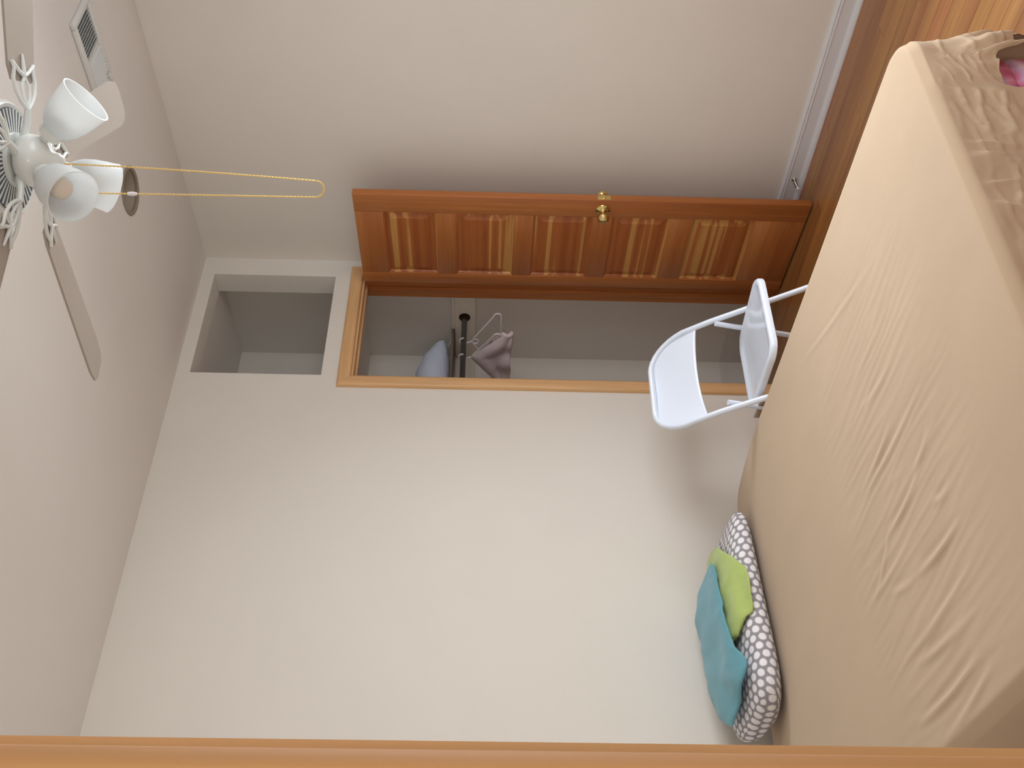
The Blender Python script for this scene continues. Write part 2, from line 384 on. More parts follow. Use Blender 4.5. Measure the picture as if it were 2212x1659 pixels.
# baseboards
def baseboard(name, prof, axis, a, c, label):
    return struct(MB().prism(prof, axis, a, c).build(name, 'white_trim', smooth=20), label, 'baseboard')
BP = [(0, 0.0), (-0.030, 0.0), (-0.030, 0.006), (-0.027, 0.014), (-0.021, 0.020), (-0.014, 0.022), (-0.014, 0.066), (-0.017, 0.069), (-0.017, 0.073), (-0.013, 0.076), (-0.013, 0.079), (-0.016, 0.082), (-0.013, 0.088), (-0.006, 0.091), (0, 0.091)]
bo = MB().prism([(x, z) for x, z in BP], 'y', NY1, -0.022)
struct(bo.build('baseboard_right', 'white_trim', smooth=20), 'white moulded baseboard under the plain wall behind the door', 'baseboard')
bo = MB().prism([(y, z) for y, z in BP], 'x', LX, -0.80)
struct(bo.build('baseboard_back', 'white_trim', smooth=20), 'white baseboard along the wall behind the bed', 'baseboard')

# ------------------------------------------------------------------ entrance casing at the left of the view (nearest thing)
tr = empty('trim_1', (DX0, NY0, 0)); struct(tr, 'wide light orange wooden door casing at the near edge of the view', 'door casing')
def local(o, root):
    o.matrix_parent_inverse = Matrix.Translation(root.location).inverted(); return o
def casing_prof(w_, t):
    return [(0, 0), (w_, 0), (w_, t*0.55), (w_-0.004, t*0.9), (w_-0.010, t), (0.010, t), (0.003, t*0.8), (0, t*0.45)]
CE = -3.557
b = MB().prism([(CE-x, NY0-y) for x, y in casing_prof(0.09, 0.02)], 'z', 0, DZ+0.08)
local(b.build('side_casing', 'jamb', tr, smooth=60), tr)
b = MB().prism([(DX1-0.013+x, NY0-y) for x, y in casing_prof(0.09, 0.02)], 'z', 0, DZ+0.08)
local(b.build('side_casing', 'jamb', tr, smooth=60), tr)
b = MB().box(CE, DX1-0.013, NY0-0.02, NY0, DZ-0.01, DZ+0.08, 0.004); local(b.build('head_casing', 'fir_x', tr), tr)
b = MB().box(DX0, DX0+0.019, NY0, NY1, 0, DZ); local(b.build('jamb', 'fir_z', tr, smooth=None), tr)
b = MB().box(DX1-0.019, DX1, NY0, NY1, 0, DZ); local(b.build('jamb', 'fir_z', tr, smooth=None), tr)
b = MB().box(DX0+0.019, DX1-0.019, NY0, NY1, DZ-0.019, DZ); local(b.build('jamb', 'fir_x', tr, smooth=None), tr)

# ------------------------------------------------------------------ closet door frame
tr = empty('trim_2', (-0.42, 0, 0)); struct(tr, 'light orange wooden casing around the closet doorway', 'door casing')
CI0, CI1, CW = -0.738, -0.112, 0.061
b = MB().prism([(CI0-x, -y) for x, y in casing_prof(CW, 0.018)], 'z', 0, 2.0385); 
me_v = b.v; b.v = [(x, y, z if z < 1 else 2.039+(CI0-x)) for x, y, z in me_v]
local(b.build('side_casing', 'fir_z', tr, smooth=60), tr)
b = MB().prism([(CI1+x, -y) for x, y in casing_prof(CW, 0.018)], 'z', 0, 2.0385)
b.v = [(x, y, z if z < 1 else 2.039+(x-CI1)) for x, y, z in b.v]
local(b.build('side_casing', 'fir_z', tr, smooth=60), tr)
b = MB().prism([(-y, 2.039+x) for x, y in casing_prof(CW, 0.018)], 'x', CI0, CI1)
b.v = [(x-(z-2.039) if x < -0.4 else x+(z-2.039), y, z) for x, y, z in b.v]
local(b.build('head_casing', 'fir_x', tr, smooth=60), tr)
JX0, JX1, JZ = -0.730, -0.120, 2.031
local(MB().box(OX0, JX0, 0, BT, 0, OZ).build('jamb', 'door_z', tr, smooth=None), tr)
local(MB().box(JX1, OX1, 0, BT, 0, OZ).build('jamb', 'door_z', tr, smooth=None), tr)
local(MB().box(JX0, JX1, 0, BT, JZ, OZ).build('jamb', 'fir_x', tr, smooth=None), tr)
local(MB().box(JX0, JX0+0.01, 0.045, 0.08, 0, JZ-0.01, 0.002).build('door_stop_strip', 'door_z', tr), tr)
local(MB().box(JX1-0.01, JX1, 0.045, 0.08, 0, JZ-0.01, 0.002).build('door_stop_strip', 'door_z', tr), tr)
local(MB().box(JX0, JX1, 0.045, 0.08, JZ-0.01, JZ, 0.002).build('door_stop_strip', 'fir_x', tr), tr)
o = MB().box(JX0-0.002, JX0+0.0025, 0.006, 0.036, 0.895, 0.955, 0.001); local(tag(o.build('strike_plate', 'brass', tr), 'small brass strike plate'), tr)

# ------------------------------------------------------------------ closet door, standing open
A = Vector((-0.222, -0.628, 0.008)); DW = 0.604
dd = Vector((0.0958, 0.9954, 0))
dr = empty('door_1', A); dr.rotation_euler = (0, 0, math.atan2(dd.y, dd.x))
struct(dr, 'open five-panel orange fir closet door with brass knob', 'door')
DH, DT = 2.022, 0.035
PZ = [(0.225, 0.505), (0.61, 0.868), (0.957, 1.222), (1.309, 1.571), (1.66, 1.895)]
SU0, SU1 = 0.108, 0.530
def bev_box(x0, x1, z0, z1): return MB().box(x0, x1, -DT, 0, z0, z1, 0.0025)
bev_box(0, SU0, 0, DH).build('stile', 'door_z', dr); bev_box(SU1, DW, 0, DH).build('stile', 'door_z', dr)
zs = [0]+[k for p in PZ for k in p]+[DH]
for i in range(0, len(zs), 2): bev_box(SU0, SU1, zs[i], zs[i+1]).build('rail', 'door_y', dr)
for (z0, z1) in PZ:
    pn = MB()
    x0, x1 = SU0-0.004, SU1+0.004; Z0, Z1 = z0-0.004, z1+0.004
    def ring(i, d): return [(x0+i, d, Z0+i), (x1-i, d, Z0+i), (x1-i, d, Z1-i), (x0+i, d, Z1-i)]
    for sgn in (0, 1):
        f_ = (lambda d: d) if sgn == 0 else (lambda d: -DT-d)
        rs = [ring(0, f_(-0.002)), ring(0.009, f_(-0.006)), ring(0.013, f_(-0.013)), ring(0.020, f_(-0.0135)), ring(0.046, f_(-0.0045)), ring(0.048, f_(-0.004))]
        v = [p for q in rs for p in q]; fs = []
        for k in range(len(rs)-1):
            for c in range(4): fs.append((k*4+c, k*4+(c+1) % 4, (k+1)*4+(c+1) % 4, (k+1)*4+c))
        fs.append(tuple((len(rs)-1)*4+c for c in range(4)))
        pn.add(v, fs)
    pn.build('panel', 'panel', dr, smooth=None)
def knob(parent, side):
    mt = Matrix.Translation((0.060, 0 if side > 0 else -DT, 0.918)) @ Matrix.Rotation(-PI/2 if side > 0 else PI/2, 4, 'X')
    prof = [(0.0, 0.0), (0.033, 0.0), (0.033, 0.003), (0.030, 0.006), (0.020, 0.009), (0.014, 0.013), (0.011, 0.018), (0.010, 0.028), (0.012, 0.032), (0.020, 0.036), (0.025, 0.042), (0.027, 0.050), (0.025, 0.057), (0.019, 0.063), (0.012, 0.066), (0.0, 0.067)]
    MB().lathe(prof, mt, 28).build('door_knob', 'brass', parent, smooth=50)
knob(dr, 1); knob(dr, -1)
MB().box(-0.0015, 0.001, -0.030, -0.005, 0.888, 0.946, 0.0006).build('latch_plate', 'brass', dr)
MB().box(-0.010, 0.001, -0.024, -0.011, 0.910, 0.924, 0.002).build('latch_bolt', 'brass', dr)
for z in (0.20, 1.0, 1.80):
    h_ = MB().tube([(DW+0.003, -DT-0.004, z-0.045), (DW+0.003, -DT-0.004, z+0.045)], 0.006, 12)
    h_.build('hinge', 'brass', dr)

# spring door stop on the baseboard behind the door
ds = empty('door_stop', (-0.014, -0.60, 0.045)); tag(ds, 'small shiny spring door stop on the baseboard behind the door', 'door stop')
MB().lathe([(0, 0), (0.012, 0), (0.012, 0.003), (0.006, 0.008), (0, 0.008)], Matrix.Rotation(-PI/2, 4, 'Y'), 18).build('base_cup', 'chrome', ds)
MB().tube([(-0.006-0.055*k/160, 0.0055*math.cos(k*0.55), 0.0055*math.sin(k*0.55)-0.006*(k/160)**2) for k in range(161)], 0.0014, 6).build('spring', 'chrome', ds)
MB().lathe([(0, 0), (0.0075, 0.001), (0.008, 0.008), (0.006, 0.011), (0, 0.012)], Matrix.Translation((-0.060, 0, -0.006)) @ Matrix.Rotation(-PI/2, 4, 'Y'), 16).build('rubber_tip', 'plastic_white', ds)

# ------------------------------------------------------------------ closet fittings
SZ = 1.618
sh = empty('closet_shelf', (-0.6, 0.55, SZ)); tag(sh, 'painted closet shelf with cleat above the hanging rod', 'shelf')
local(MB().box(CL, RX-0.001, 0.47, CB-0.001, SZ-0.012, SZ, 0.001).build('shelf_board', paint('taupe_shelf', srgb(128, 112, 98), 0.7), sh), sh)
local(MB().box(RX-0.018, RX-0.001, BT+0.05, CB-0.02, SZ-0.125, SZ-0.0185, 0.001).build('cleat', 'cleat', sh), sh)
local(MB().box(RX-0.018, RX-0.001, BT+0.05, 0.469, SZ-0.018, SZ-0.001, 0.001).build('cleat', 'cleat', sh), sh)
local(MB().box(CL+0.001, RX-0.02, CB-0.019, CB-0.001, SZ-0.125, SZ-0.0185, 0.001).build('cleat', 'cleat', sh), sh)
RY, RZ = 0.375, 1.549
rd = empty('closet_rod', (-0.6, RY, RZ)); tag(rd, 'dark grey metal closet rod below the shelf', 'closet rod')
local(MB().tube([(CL+0.02, RY, RZ), (RX-0.020, RY, RZ)], 0.0145, 20).build('rod', 'steel', rd), rd)
local(tag(MB().lathe([(0, 0), (0.030, 0), (0.030, 0.004), (0.020, 0.006), (0.019, 0.020), (0, 0.020)], Matrix.Translation((RX-0.0185, RY, RZ)) @ Matrix.Rotation(-PI/2, 4, 'Y'), 24).build('rod_socket', paint('dark_bronze', srgb(70, 50, 32), 0.5, metal=0.5), rd), 'dark bronze socket'), rd)
def arc(cx, cz, r, a0, a1, n=14): return [(cx+r*math.cos(a0+(a1-a0)*i/n), cz+r*math.sin(a0+(a1-a0)*i/n)) for i in range(n+1)]
def hanger(name, x, yaw, drop, label):
    e_ = empty(name, (x, RY, RZ)); e_.rotation_euler = (0, 0, yaw); tag(e_, label, 'hanger', 'hangers on the closet rod')
    R_ = 0.0205
    hk = [(0, y, z) for y, z in arc(0, 0, R_, -0.35, PI*0.98)][::-1]
    hk2 = [(0, y, z) for y, z in arc(0, 0, R_, PI*1.02, -0.9)]
    hk2 += [(0, 0.006, -0.03), (0, 0, -0.045)]
    MB().tube(hk2, 0.0048, 8).build('hook', 'plastic_white', e_)
    MB().tube([(0, y, z) for y, z in arc(0, -0.06, 0.016, PI/2, PI/2+2*PI, 18)][:-1], 0.0046, 8, closed=True).build('neck_loop', 'plastic_white', e_)
    for s_ in (-1, 1):
        pts = [(0, s_*0.010, -0.048), (0, s_*0.03, -0.058), (0, s_*0.17, -0.150)]+[(0, s_*(0.178+0.016*math.sin(t)), -0.172+0.018*math.cos(t)) for t in [0.3+i*0.3 for i in range(9)]]
        MB().tube(pts, 0.0050, 8).build('arm', 'plastic_white', e_)
    MB().tube([(0, -0.178, -0.190), (0, 0.178, -0.190)], 0.0044, 8).build('trouser_bar', 'plastic_white', e_)
    return e_
hanger('clothes_hanger', -0.185, 0.10, 0, 'bare white plastic hanger nearest the end of the closet rod')
hanger('clothes_hanger', -0.29, -0.06, 0, 'white plastic hanger holding the lilac cloth')
# lilac cloth hung over the second hanger
def lil(u, v):
    y = 0.02 + (u-0.5)*0.40
    top = RZ-0.055-abs(y-0.0)*0.80
    bot = RZ-0.245+0.03*(u-0.5)
    z = top*(1-v)+bot*v + 0.006
    x = -0.29+0.012*math.sin(u*17+v*2)*v+0.010*math.sin(v*9+u*5)+ 0.018*(1-v)*0
    return (x, RY+y-0.01, z)
lo = MB().grid(lil, 44, 24).build('hung_cloth', 'lilac', smooth=179); solid(lo, 0.02, 1)
tag(lo, 'pale lilac cloth hanging from a closet hanger', 'cloth')
# pale blue bag lying on the shelf
bgm = empty('drawstring_bag', (-0.30, 0.54, SZ)); tag(bgm, 'pale blue bag lying on the closet shelf', 'bag')
def bagf(u, v):
    a = u*2*PI; t = v*PI
    cx = abs(math.cos(a))**0.8*math.copysign(1, math.cos(a)); cy = abs(math.sin(a))**0.8*math.copysign(1, math.sin(a))
    st = math.sin(t)**0.8
    x = 0.23*cx*st; y = 0.115*cy*st; z = 0.088*(1-math.cos(t))
    z *= 1.0-0.62*max(0, x/0.23)**1.6
    nn = noise.noise(Vector((x*14, y*14, z*14)))*0.010+noise.noise(Vector((x*40, y*40, z*30)))*0.004
    k = 0 if v < 0.25 else 1
    return (x*(1+nn*2*k), y*(1+nn*2*k), max(0.0005, z+nn*k))
MB().grid(bagf, 56, 30, True).build('pouch', 'bag', bgm, smooth=179)
for dy in (-0.012, 0.014):
    MB().tube([(0.21, dy, 0.02), (0.235, dy*1.3, 0.006), (0.27, dy*1.6, 0.003), (0.285, dy*1.5, 0.003)], 0.0022, 6).build('drawstring', 'plastic_white', bgm)
# clear plastic bin on the closet floor
bn = empty('storage_bin', (-0.28, 0.46, 0)); tag(bn, 'clear plastic bin on the closet floor behind the chair', 'storage bin')
def rrect(hx, hy, r, n=6):
    P_ = []
    for cx, cy, a0 in ((hx-r, hy-r, 0), (-hx+r, hy-r, PI/2), (-hx+r, -hy+r, PI), (hx-r, -hy+r, 1.5*PI)):
        for i in range(n+1): P_.append((cx+r*math.cos(a0+PI/2*i/n), cy+r*math.sin(a0+PI/2*i/n)))
    return P_
def loft_loops(loops, cap0=False, cap1=False):
    B = MB(); n = len(loops[0]); v = [p for l in loops for p in l]; fs = []
    for j in range(len(loops)-1):
        for i in range(n): fs.append((j*n+i, j*n+(i+1) % n, (j+1)*n+(i+1) % n, (j+1)*n+i))
    if cap0: fs.append(tuple(range(n-1, -1, -1)))
    if cap1: fs.append(tuple((len(loops)-1)*n+i for i in range(n)))
    return B.add(v, fs)
loft_loops([[(x, y, 0.002) for x, y in rrect(0.19, 0.14, 0.05)], [(x, y, 0.15) for x, y in rrect(0.215, 0.165, 0.06)]], True).build('bin_body', 'bin', bn)
loft_loops([[(x, y, 0.150) for x, y in rrect(0.222, 0.172, 0.06)], [(x, y, 0.162) for x, y in rrect(0.222, 0.172, 0.06)], [(x, y, 0.170) for x, y in rrect(0.20, 0.15, 0.05)]], False, True).build('bin_lid', 'bin', bn)

# ------------------------------------------------------------------ ceiling register
vt = empty('ceiling_vent', (-0.535, -1.515, H)); tag(vt, 'white two-way air vent set in the ceiling', 'air vent')
hw, hl, dp = 0.090, 0.165, 0.016
vf = MB()
for (x0, x1, y0, y1) in ((-hw, hw, -hl, -hl+0.022), (-hw, hw, hl-0.022, hl), (-hw, -hw+0.022, -hl+0.022, hl-0.022), (hw-0.022, hw, -hl+0.022, hl-0.022)):
    vf.box(x0, x1, y0, y1, -dp, -0.0005, 0.003)
vf.build('vent_frame', 'vent_white', vt)
MB().box(-hw+0.02, hw-0.02, -hl+0.02, hl-0.02, -0.0035, -0.001).build('throat', 'vent_dark', vt, smooth=None)
for k in range(10):
    for half, tilt in ((-1, 52), (1, -52)):
        y = half*(0.008+0.0135*(k+0.5)) if half > 0 else -(0.008+0.0135*(k+0.5))
        o = MB().box(-hw+0.021, hw-0.021, -0.0075, 0.0075, -0.0005, 0.0005).build('louvre', 'vent_white', vt, smooth=None)
        o.location = (0, y, -0.0085); o.rotation_euler = (math.radians(tilt), 0, 0)
MB().box(-hw+0.021, hw-0.021, -0.004, 0.004, -0.013, -0.004).build('centre_bar', 'vent_white', vt, smooth=None)
MB().box(-0.004, 0.004, -0.012, 0.012, -0.024, -0.012, 0.001).build('damper_lever', 'vent_white', vt).location = (0.055, 0.13, 0)

# ------------------------------------------------------------------ recessed ceiling lamp
rl = empty('recessed_light', (RLX, RLY, H)); tag(rl, 'round recessed ceiling lamp with taupe trim ring beyond the fan', 'ceiling light')
MB().lathe([(RLR-0.004, 0.012), (RLR-0.006, -0.001), (RLR-0.002, -0.005), (RLR+0.006, -0.004), (RLR+0.009, -0.0005)], None, 48).build('trim_ring', paint('taupe_trim', srgb(150, 138, 124), 0.5), rl, smooth=50)
MB().lathe([(RLR-0.004, 0.010), (RLR-0.012, 0.05), (RLR-0.022, 0.08)], None, 40).build('reflector_cone', paint('taupe_baffle', srgb(168, 156, 142), 0.6), rl, smooth=60)
MB().lathe([(RLR-0.020, 0.080), (0.040, 0.066), (0.0, 0.060)], None, 40).build('lamp_lens', 'bulb', rl, smooth=60)

# ------------------------------------------------------------------ ceiling fan
HX, HY, BZ = -1.80, -2.085, 2.49
fan = empty('ceiling_fan', (HX, HY, BZ)); tag(fan, 'white ceiling fan with three frosted glass lamp shades', 'ceiling fan')
MB().lathe([(0, H-BZ-0.001), (0.075, H-BZ-0.001), (0.075, H-BZ-0.03), (0.045, H-BZ-0.06), (0.018, H-BZ-0.075), (0.018, 0.14), (0, 0.14)], None, 32).build('canopy', 'fan_white', fan, smooth=50)
MB().lathe([(0.018, 0.15), (0.06, 0.148), (0.11, 0.13), (0.135, 0.10), (0.140, 0.06), (0.134, 0.035), (0.126, 0.028), (0.122, 0.030), (0.05, 0.024), (0.0, 0.024)], None, 48).build('motor_housing', 'fan_white', fan, smooth=50)
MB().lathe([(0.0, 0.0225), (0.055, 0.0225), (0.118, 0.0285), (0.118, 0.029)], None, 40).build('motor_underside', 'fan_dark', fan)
sl = MB().box(0.062, 0.117, -0.0022, 0.0022, 0.019, 0.027)
sme = sl.mesh('vent_slat', None); sme.materials.append(M['fan_white'])
for k in range(44):
    o = bpy.data.objects.new('vent_slat', sme); COL.objects.link(o); o.parent = fan; o.rotation_euler = (0, -0.06, 2*PI*k/44)
MB().lathe([(0.0, 0.012), (0.062, 0.012), (0.062, 0.022), (0.0, 0.022)], None, 32).build('flywheel', 'fan_white', fan)
# blades with tulip-shaped irons
A0 = math.radians(96.5)
def blade_mesh():
    rt_, tip, hw_ = 0.175, 0.672, 0.063
    out = []
    out += [(rt_, -0.038), (rt_+0.03, -0.050), (0.36, -0.056), (tip-0.055, -hw_), (tip-0.012, -hw_+0.012), (tip, -hw_+0.034)]
    out += [(tip, hw_-0.034), (tip-0.012, hw_-0.012), (tip-0.055, hw_), (0.36, 0.056), (rt_+0.03, 0.050), (rt_, 0.038)]
    return MB().prism(out, 'z', -0.003, 0.003)
bme = blade_mesh().mesh('blade', None); bme.materials.append(M['blade'])
irn = MB()
irn.tube([(0.050, 0, 0.0), (0.085, 0, -0.010), (0.115, 0, -0.014)], [0.010, 0.008, 0.007], 10)
T_ = 0.0045
for s_ in (-1, 1):
    irn.tube([(0.112, 0, -0.014), (0.128, s_*0.020, -0.012), (0.150, s_*0.036, -0.010), (0.178, s_*0.042, -0.008), (0.202, s_*0.036, -0.007), (0.215, s_*0.042, -0.006)], T_, 8)
    irn.tube([(0.215, s_*0.042, -0.006), (0.196, s_*0.018, -0.008), (0.186, 0, -0.009)], T_, 8)
    irn.tube([(0.116, 0, -0.014), (0.140, s_*0.012, -0.012), (0.165, s_*0.014, -0.010), (0.186, 0, -0.009)], T_*0.9, 8)
irn.tube([(0.186, 0, -0.009), (0.235, 0, -0.006)], [0.006, 0.003], 8)
ime = irn.mesh('blade_iron', 60); ime.materials.append(M['fan_white'])
for k in range(5):
    o = bpy.data.objects.new('blade', bme); COL.objects.link(o); o.parent = fan
    o.rotation_euler = Matrix.Rotation(A0+k*2*PI/5, 3, 'Z').to_euler()
    o.rotation_euler = (Matrix.Rotation(A0+k*2*PI/5, 3, 'Z') @ Matrix.Rotation(math.radians(-8), 3, 'X')).to_euler()
    i_ = bpy.data.objects.new('blade_iron', ime); COL.objects.link(i_); i_.parent = o
# light kit
MB().lathe([(0.0, 0.012), (0.045, 0.010), (0.056, 0.000), (0.060, -0.014), (0.058, -0.030), (0.050, -0.046), (0.036, -0.058), (0.022, -0.066), (0.018, -0.080), (0.010, -0.090), (0.0, -0.092)], None, 36).build('light_fitter', 'fan_white', fan, smooth=50)
SH = [(0.020, 0.0), (0.026, 0.004), (0.036, 0.014), (0.046, 0.032), (0.053, 0.056), (0.057, 0.082), (0.059, 0.104), (0.061, 0.112)]
for az, tilt in ((186, 42), (306, 42), (66, 42)):
    a = math.radians(az); hd = Vector((math.cos(a), math.sin(a), 0))
    ax = (hd*math.sin(math.radians(tilt)) + Vector((0, 0, -1))*math.cos(math.radians(tilt))).normalized()
    base = Vector((0, 0, -0.062)) + hd*0.058
    q = Vector((0, 0, 1)).rotation_difference(ax).to_matrix().to_4x4()
    mt = Matrix.Translation(base) @ q
    MB().tube([Vector((0, 0, -0.035))+hd*0.03, Vector((0, 0, -0.046))+hd*0.046, base], 0.011, 12).build('lamp_arm', 'fan_white', fan)
    MB().lathe([(0.0, -0.006), (0.024, -0.006), (0.027, 0.0), (0.027, 0.016), (0.022, 0.018)], mt, 28).build('lamp_socket', 'fan_white', fan)
    pr = SH + [(r_-0.0035, h_) for r_, h_ in SH[::-1]]
    s_ = MB().lathe([(r_, h_+0.008) for r_, h_ in pr], mt, 40).build('lamp_shade', 'frost', fan, smooth=60); tag(s_, 'frosted white glass bell shade')
    MB().lathe([(0.012, 0.016), (0.013, 0.03), (0.022, 0.048), (0.027, 0.065), (0.024, 0.080), (0.014, 0.090), (0.0, 0.093)], mt, 24).build('bulb', 'bulb', s_, smooth=60)
# bead pull chain hanging in a long loop
ch = []
c0 = Vector((0.03, -0.02, -0.07)); lp = []
nC = 150
for i in range(nC+1):
    t = i/nC
    if t < 0.46: s_ = t/0.46; p = (-0.006-0.024*s_**1.5, -0.075-0.590*s_)
    elif t < 0.54: s_ = (t-0.46)/0.08; an = s_*PI; p = (-0.049+0.019*math.cos(an), -0.665-0.020*math.sin(an))
    else: s_ = (t-0.54)/0.46; p = (-0.068-0.004*s_, -0.665+0.590*s_)
    lp.append(Vector((rt0.x*p[0]-0.0, rt0.y*p[0], p[1])))
B = MB(); B.tube(lp, 0.0016, 5)
for q in lp[::1]:
    r_ = 0.0034
    B.add([q+Vector(v)*r_ for v in ((1, 0, 0), (-1, 0, 0), (0, 1, 0), (0, -1, 0), (0, 0, 1), (0, 0, -1))], [(0, 2, 4), (2, 1, 4), (1, 3, 4), (3, 0, 4), (2, 0, 5), (1, 2, 5), (3, 1, 5), (0, 3, 5)])
tag(B.build('pull_chain', 'gold_chain', fan), 'gold bead pull chain hanging in a loop')
pc = lp[nC-int(0.36*nC/1.0*0.98)]
MB().lathe([(0, -0.012), (0.004, -0.010), (0.005, 0), (0.004, 0.010), (0, 0.012)], Matrix.Translation(lp[-21]), 12).build('chain_connector', 'plastic_white', fan)

# ------------------------------------------------------------------ white folding chair
CX0, CX1 = -1.385, -0.945; cxm = (CX0+CX1)/2
chr_ = empty('folding_chair', (cxm, -0.75, 0)); tag(chr_, 'white metal folding chair between the bed and the closet', 'chair')
def FY(z):                                                        # the long frame leans back
    return -0.985 + 0.61*z if z < 0.6 else -0.619 + 0.80*(z-0.6)
R_ = 0.0115
top = 0.768; rc = 0.12
fpts = [(CX0-0.012, FY(0.012), 0.012), (CX0, FY(0.2), 0.2), (CX0, FY(0.4), 0.4), (CX0, FY(0.55), 0.55)]
fpts += [(CX0, FY(top-rc), top-rc)]
fpts += [(CX0+rc*(1-math.cos(t)), FY(top-rc+rc*math.sin(t))+0.02*math.sin(t), top-rc+rc*math.sin(t)) for t in [PI/2*i/8 for i in range(1, 9)]]
fpts += [(2*cxm-x, y, z) for x, y, z in fpts[::-1]]
local(MB().tube(fpts, R_, 12).build('front_frame', 'chair_white', chr_, smooth=60), chr_)
# curved pressed back panel
def backf(u, v):
    x = CX0+(CX1-CX0)*u; s_ = 2*u-1
    bow = 0.040*(1-s_*s_)
    ztop = top-0.004
    e_ = (abs(s_)*(CX1-CX0)/2-((CX1-CX0)/2-rc))/rc
    if e_ > 0: ztop = top-rc+rc*math.sqrt(max(0, 1-min(1, e_)**2))-0.004
    zb = 0.600+0.012*(1-s_*s_)
    ztop = max(ztop, zb+0.004)
    z = zb+(ztop-zb)*v
    return (x, FY(z)+bow*(0.4+0.6*math.sin(PI*min(1, v*0.75)))+0.004, z)
o = MB().grid(backf, 48, 20).build('backrest', 'chair_white', chr_, smooth=179); solid(o, 0.004); local(o, chr_)
# seat pan: rounded plate with rolled rim
sx, sy, szt = 0.196, 0.195, 0.440
sc = Vector((cxm, -0.765, 0))
def seat_loop(ins, dz, droop=True):
    P_ = rrect(sx-ins, sy-ins, max(0.012, 0.065-ins*0.6), 8); out = []
    for x, y in P_:
        tp = 1.0-0.07*(y+sy)/(2*sy)
        fr_ = max(0.0, (-y-0.10)/0.1)
        out.append((sc.x+x*tp, sc.y+y, szt+dz-0.006*fr_**2-0.010*max(0, y/sy)))
    return out
o = loft_loops([seat_loop(0.006, -0.026), seat_loop(0.0, -0.022), seat_loop(0.0, -0.008), seat_loop(0.004, -0.002), seat_loop(0.012, 0.0), seat_loop(0.022, -0.002), seat_loop(0.032, -0.008), seat_loop(0.06, -0.012), seat_loop(0.12, -0.014)], True, True)
local(o.build('seat', 'chair_white', chr_, smooth=50), chr_)
for s_, x in ((-1, CX0+0.026), (1, CX1-0.026)):
    local(MB().tube([(x, -0.668, 0.535), (x, -0.648, 0.43), (x, -0.615, 0.25), (x-0.0, -0.565, 0.012)], 0.0105, 10).build('rear_leg', 'chair_white', chr_, smooth=60), chr_)
    local(tag(MB().lathe([(0, 0), (0.014, 0), (0.0145, 0.02), (0.0115, 0.024)], Matrix.Translation((x, -0.563, 0.0)), 14).build('foot_cap', 'chair_grey', chr_), 'grey rubber foot'), chr_)
    xf = CX0-0.012 if s_ < 0 else CX1+0.012
    local(MB().lathe([(0, 0), (0.0155, 0), (0.0155, 0.022), (0.012, 0.026)], Matrix.Translation((xf, FY(0.012), 0.0)), 14).build('foot_cap', 'chair_grey', chr_), chr_)
    local(MB().box(x-0.004 if s_ < 0 else x-0.004, x+0.004, -0.70, -0.58, 0.400, 0.422, 0.002).build('hinge_bracket', 'chrome', chr_), chr_)
local(MB().tube([(CX0+0.026, -0.595, 0.16), (CX1-0.026, -0.595, 0.16)], 0.008, 10).build('rear_stretcher', 'chair_white', chr_), chr_)
local(MB().tube([(CX0, FY(0.14), 0.14), (CX1, FY(0.14), 0.14)], 0.008, 10).build('front_stretcher', 'chair_white', chr_), chr_)

# ------------------------------------------------------------------ bed: mattress and fitted sheet
BX0, BX1, BY0, BY1, BH = -2.925, -1.425, -2.262, -0.10, 0.435
mt_ = empty('mattress', ((BX0+BX1)/2, (BY0+BY1)/2, 0)); tag(mt_, 'low mattress with pink floral ticking under the tan sheet', 'mattress')
cxb, cyb = (BX0+BX1)/2, (BY0+BY1)/2; hxb, hyb = (BX1-BX0)/2, (BY1-BY0)/2
lo_ = []
for ins, z in ((0.04, 0.002), (0.025, 0.012), (0.025, 0.17), (0.035, 0.185), (0.025, 0.20), (0.025, 0.34), (0.08, 0.385)):
    lo_.append([(x, y, z) for x, y in rrect(hxb-ins, hyb-ins, 0.10, 8)])
loft_loops(lo_, True, True).build('mattress_body', 'floral', mt_, smooth=60)
WR = [(-1.752,-1.719,-1.620,-1.242),(-1.930,-1.802,-1.939,-1.530),(-2.062,-1.731,-2.042,-1.541),(-2.221,-1.799,-2.237,-1.455),(-2.187,-1.630,-2.214,-1.419),(-2.367,-1.715,-2.394,-1.518),(-2.475,-1.824,-2.465,-1.746),(-2.561,-1.807,-2.556,-1.600),(-2.390,-1.497,-2.482,-1.333),(-2.551,-1.562,-2.521,-1.427),(-2.662,-1.786,-2.685,-1.422),(-2.741,-1.762,-2.719,-1.483),(-2.822,-1.720,-2.831,-1.422),(-2.858,-1.773,-2.902,-1.523),(-2.470,-1.577,-2.479,-1.310),(-2.319,-1.812,-2.349,-1.707)]
WA = [0.5,0.4,0.5,1.0,0.8,1.0,0.7,1.1,0.6,0.6,0.8,0.7,1.2,0.9,0.6,0.5]
